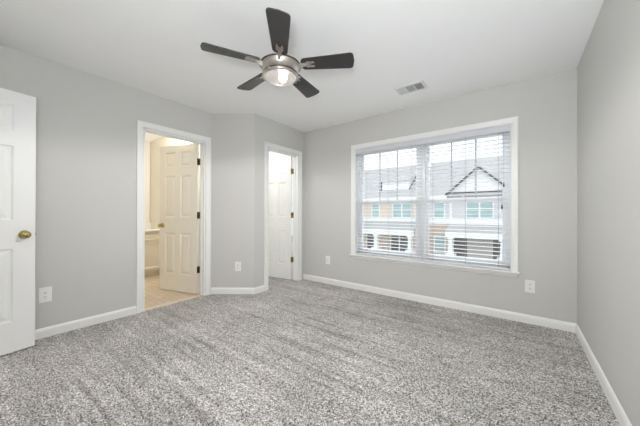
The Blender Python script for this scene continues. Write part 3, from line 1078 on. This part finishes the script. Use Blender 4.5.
def column(parent, x, y, zb, zt):
    c = MB()
    hw0, hw1 = 0.20, 0.14
    c.box(x - 0.24, x + 0.24, y - 0.24, y + 0.24, zt - 0.12, zt)
    c.add([(x - hw0, y - hw0, zb + 0.14), (x + hw0, y - hw0, zb + 0.14), (x + hw0, y + hw0, zb + 0.14), (x - hw0, y + hw0, zb + 0.14),
           (x - hw1, y - hw1, zt - 0.12), (x + hw1, y - hw1, zt - 0.12), (x + hw1, y + hw1, zt - 0.12), (x - hw1, y + hw1, zt - 0.12)],
          [(0, 1, 2, 3), (4, 5, 6, 7), (0, 1, 5, 4), (1, 2, 6, 5), (2, 3, 7, 6), (3, 0, 4, 7)])
    c.box(x - 0.36, x + 0.36, y - 0.36, y + 0.36, zb, zb + 0.15)
    co = c.build('column', M['exttrim'], parent)
    p = MB(); p.box(x - 0.31, x + 0.31, y - 0.31, y + 0.31, GZ, zb)
    p.build('pier', M['stone'], co)


def roof_main(parent, x0, x1):
    return slab('roof', [(x0, EY - 0.45, 2.62), (x1, EY - 0.45, 2.62), (x1, EY + 5.2, 6.55), (x0, EY + 5.2, 6.55)], 0.12, M['shingle'], parent)


# left house: peach siding, full porch, shed dormer
hl = tag(empty('townhouse', (0, 0, 0)), 'peach-sided townhouse with a white dormer, facing the left half of the window', 'house', 'townhouses across the street')
b = MB(); b.box(-18.0, -6.62, EY, EY + 9.5, 0.2, 2.75); b.build('wall', M['peach'], hl)
b = MB(); b.box(-18.0, -6.62, EY + 0.01, EY + 9.5, GZ, 0.2); b.build('porch_wall', M['peach'], hl)
roof_main(hl, -18.1, -6.60)
b = MB(); b.box(-18.1, -6.60, EY - 0.50, EY - 0.42, 2.42, 2.64).box(-18.1, -6.60, EY - 0.46, EY, 2.40, 2.46); b.build('gutter', M['exttrim'], hl)
b = MB(); b.box(-18.0, -6.62, EY - 0.06, EY, 0.34, 0.66); b.build('trim_band', M['exttrim'], hl)
for xx in (-7.60, -6.75): 
    b = MB(); b.box(xx - 0.10, xx + 0.10, EY - 0.05, EY, 0.66, 2.42); b.build('corner_board', M['exttrim'], hl)
ext_window(hl, -12.02, -11.28, 0.78, 2.25, EY, M['extglass'], 1)
ext_window(hl, -9.78, -8.08, 0.78, 2.25, EY, M['extglass'], 2)
slab('porch_roof', [(-18.0, EY - 1.75, -0.30), (-7.3, EY - 1.75, -0.30), (-7.3, EY, 0.36), (-18.0, EY, 0.36)], 0.08, M['shingle'], hl)
b = MB(); b.box(-18.0, -7.3, EY - 1.80, EY - 1.55, -0.86, -0.36); b.build('porch_beam', M['exttrim'], hl)
for xx in (-10.82, -7.60): column(hl, xx, EY - 1.62, -2.25, -0.86)
ext_window(hl, -10.00, -8.35, -2.7, -1.0, EY + 0.01, M['darkglass_shade'], 2)
ext_window(hl, -12.6, -11.85, -2.7, -1.0, EY + 0.01, M['darkglass_shade'], 1)
# shed dormer with white face
b = MB()
dx0, dx1, dy = -11.35, -8.55, EY + 0.85
b.add([(dx0, dy, 3.2), (dx1, dy, 3.2), (dx1, dy, 4.45), (dx0, dy, 4.45), (dx0, dy + 2.9, 5.2), (dx1, dy + 2.9, 5.2), (dx1, dy + 2.9, 5.4), (dx0, dy + 2.9, 5.4)],
      [(0, 1, 2, 3), (1, 5, 6, 2), (0, 3, 7, 4), (3, 2, 6, 7), (4, 5, 1, 0)])
dm = b.build('dormer', M['exttrim'], hl)
slab('dormer_roof', [(dx0 - 0.15, dy - 0.2, 4.42), (dx1 + 0.15, dy - 0.2, 4.42), (dx1 + 0.15, dy + 3.1, 5.47), (dx0 - 0.15, dy + 3.1, 5.47)], 0.10, M['shingle'], dm)
b = MB(); b.tube([(dx1 + 0.05, dy - 0.05, 3.36), (dx1 + 0.05, dy + 2.9, 5.42)], 0.13, 6); b.build('dark_strip', M['rakeshade'], dm)  # dark strip modelled in place of the shadow along the dormer cheek
b = MB(); b.tube([(dx0 - 0.05, dy, 4.4), (dx0 - 0.05, dy, 3.3)], 0.07, 6); b.build('dark_strip', M['rakeshade'], dm)  # plain dark strip down the dormer's left edge

# right house: grey siding, front gable, brick bay, porch
hr = tag(empty('townhouse', (0, 0, 0)), 'pale grey townhouse with a pointed front gable, facing the right half of the window', 'house', 'townhouses across the street')
b = MB(); b.box(-6.60, 14.0, EY, EY + 9.5, 0.2, 2.75); b.build('wall', M['greysiding'], hr)
b = MB(); b.box(-6.60, 14.0, EY + 0.01, EY + 9.5, GZ, 0.2); b.build('brick_wall', M['brick'], hr)
roof_main(hr, -6.58, 14.1)
b = MB(); b.box(-6.58, -4.9, EY - 0.50, EY - 0.42, 2.42, 2.64).box(-6.58, 14.1, EY - 0.46, EY, 2.40, 2.46); b.build('gutter', M['exttrim'], hr)
b = MB(); b.box(-6.60, 14.0, EY - 0.06, EY, 0.20, 0.68); b.build('trim_band', M['exttrim'], hr)
ext_window(hr, -6.00, -5.20, 0.80, 2.25, EY, M['extglass'], 1)
ext_window(hr, -3.42, -1.62, 0.80, 2.25, EY, M['extglass'], 2)
b = MB(); b.box(-4.75, -4.55, EY - 0.05, EY, 0.68, 2.45); b.build('corner_board', M['exttrim'], hr)
ext_window(hr, -5.95, -5.15, -2.3, -1.0, EY + 0.01, M['extglass'], 1)
slab('porch_roof', [(-4.75, EY - 1.75, -0.30), (14.0, EY - 1.75, -0.30), (14.0, EY, 0.24), (-4.75, EY, 0.24)], 0.08, M['shingle'], hr)
b = MB(); b.box(-4.75, 14.0, EY - 1.80, EY - 1.55, -0.80, -0.36); b.build('porch_beam', M['exttrim'], hr)
for xx in (-4.36, -0.88): column(hr, xx, EY - 1.62, -2.25, -0.80)
b = MB(); b.box(-4.4, 0.5, EY - 0.01, EY + 0.01, -2.9, -0.6); b.build('porch_shade_panel', M['darkglass_shade'], hr)  # flat dark panel that paints in the shade of the porch opening
b = MB()
b.box(-3.40, -1.60, EY - 0.07, EY - 0.01, -2.9, -0.75)
for xx in (-3.1, -2.35, -1.9): b.box(xx - 0.03, xx + 0.03, EY - 0.085, EY - 0.06, -2.9, -0.75)
b.build('entry_door', M['extdoor'], hr)
# front gable over the paired windows
gx, gw, gz0, gz1, gy = -2.60, 2.42, 2.62, 4.86, EY - 0.06
b = MB(); b.prism([(gx - gw, gz0), (gx + gw, gz0), (gx, gz1)], gy, gy + 0.12, 'y'); b.build('gable_wall', M['exttrim'], hr)
b = MB()
b.box(gx - gw, gx + gw, gy - 0.10, gy, gz0 + 0.18, gz0 + 0.30)
b.build('gable_band', M['rakeshade'], hr)
bk = EY + 3.4
for sgn in (-1, 1):
    slab('gable_roof', [(gx + sgn * (gw + 0.25), gy - 0.35, gz0 - 0.10), (gx, gy - 0.35, gz1 + 0.13), (gx, bk, gz1 + 0.13), (gx + sgn * (gw + 0.25), bk, gz0 - 0.10)], 0.09, M['shingle'], hr)
    b = MB()
    b.add([(gx + sgn * (gw + 0.25), gy - 0.37, gz0 - 0.10), (gx, gy - 0.37, gz1 + 0.13), (gx, gy - 0.37, gz1 - 0.02), (gx + sgn * (gw + 0.25), gy - 0.37, gz0 - 0.25),
           (gx + sgn * (gw + 0.25), gy - 0.30, gz0 - 0.10), (gx, gy - 0.30, gz1 + 0.13), (gx, gy - 0.30, gz1 - 0.02), (gx + sgn * (gw + 0.25), gy - 0.30, gz0 - 0.25)],
          [(0, 1, 2, 3), (4, 5, 6, 7), (0, 1, 5, 4), (1, 2, 6, 5), (2, 3, 7, 6), (3, 0, 4, 7)])
    b.build('rake_board', M['rakeshade'], hr)  # dark face stands in for the shadow at the rake
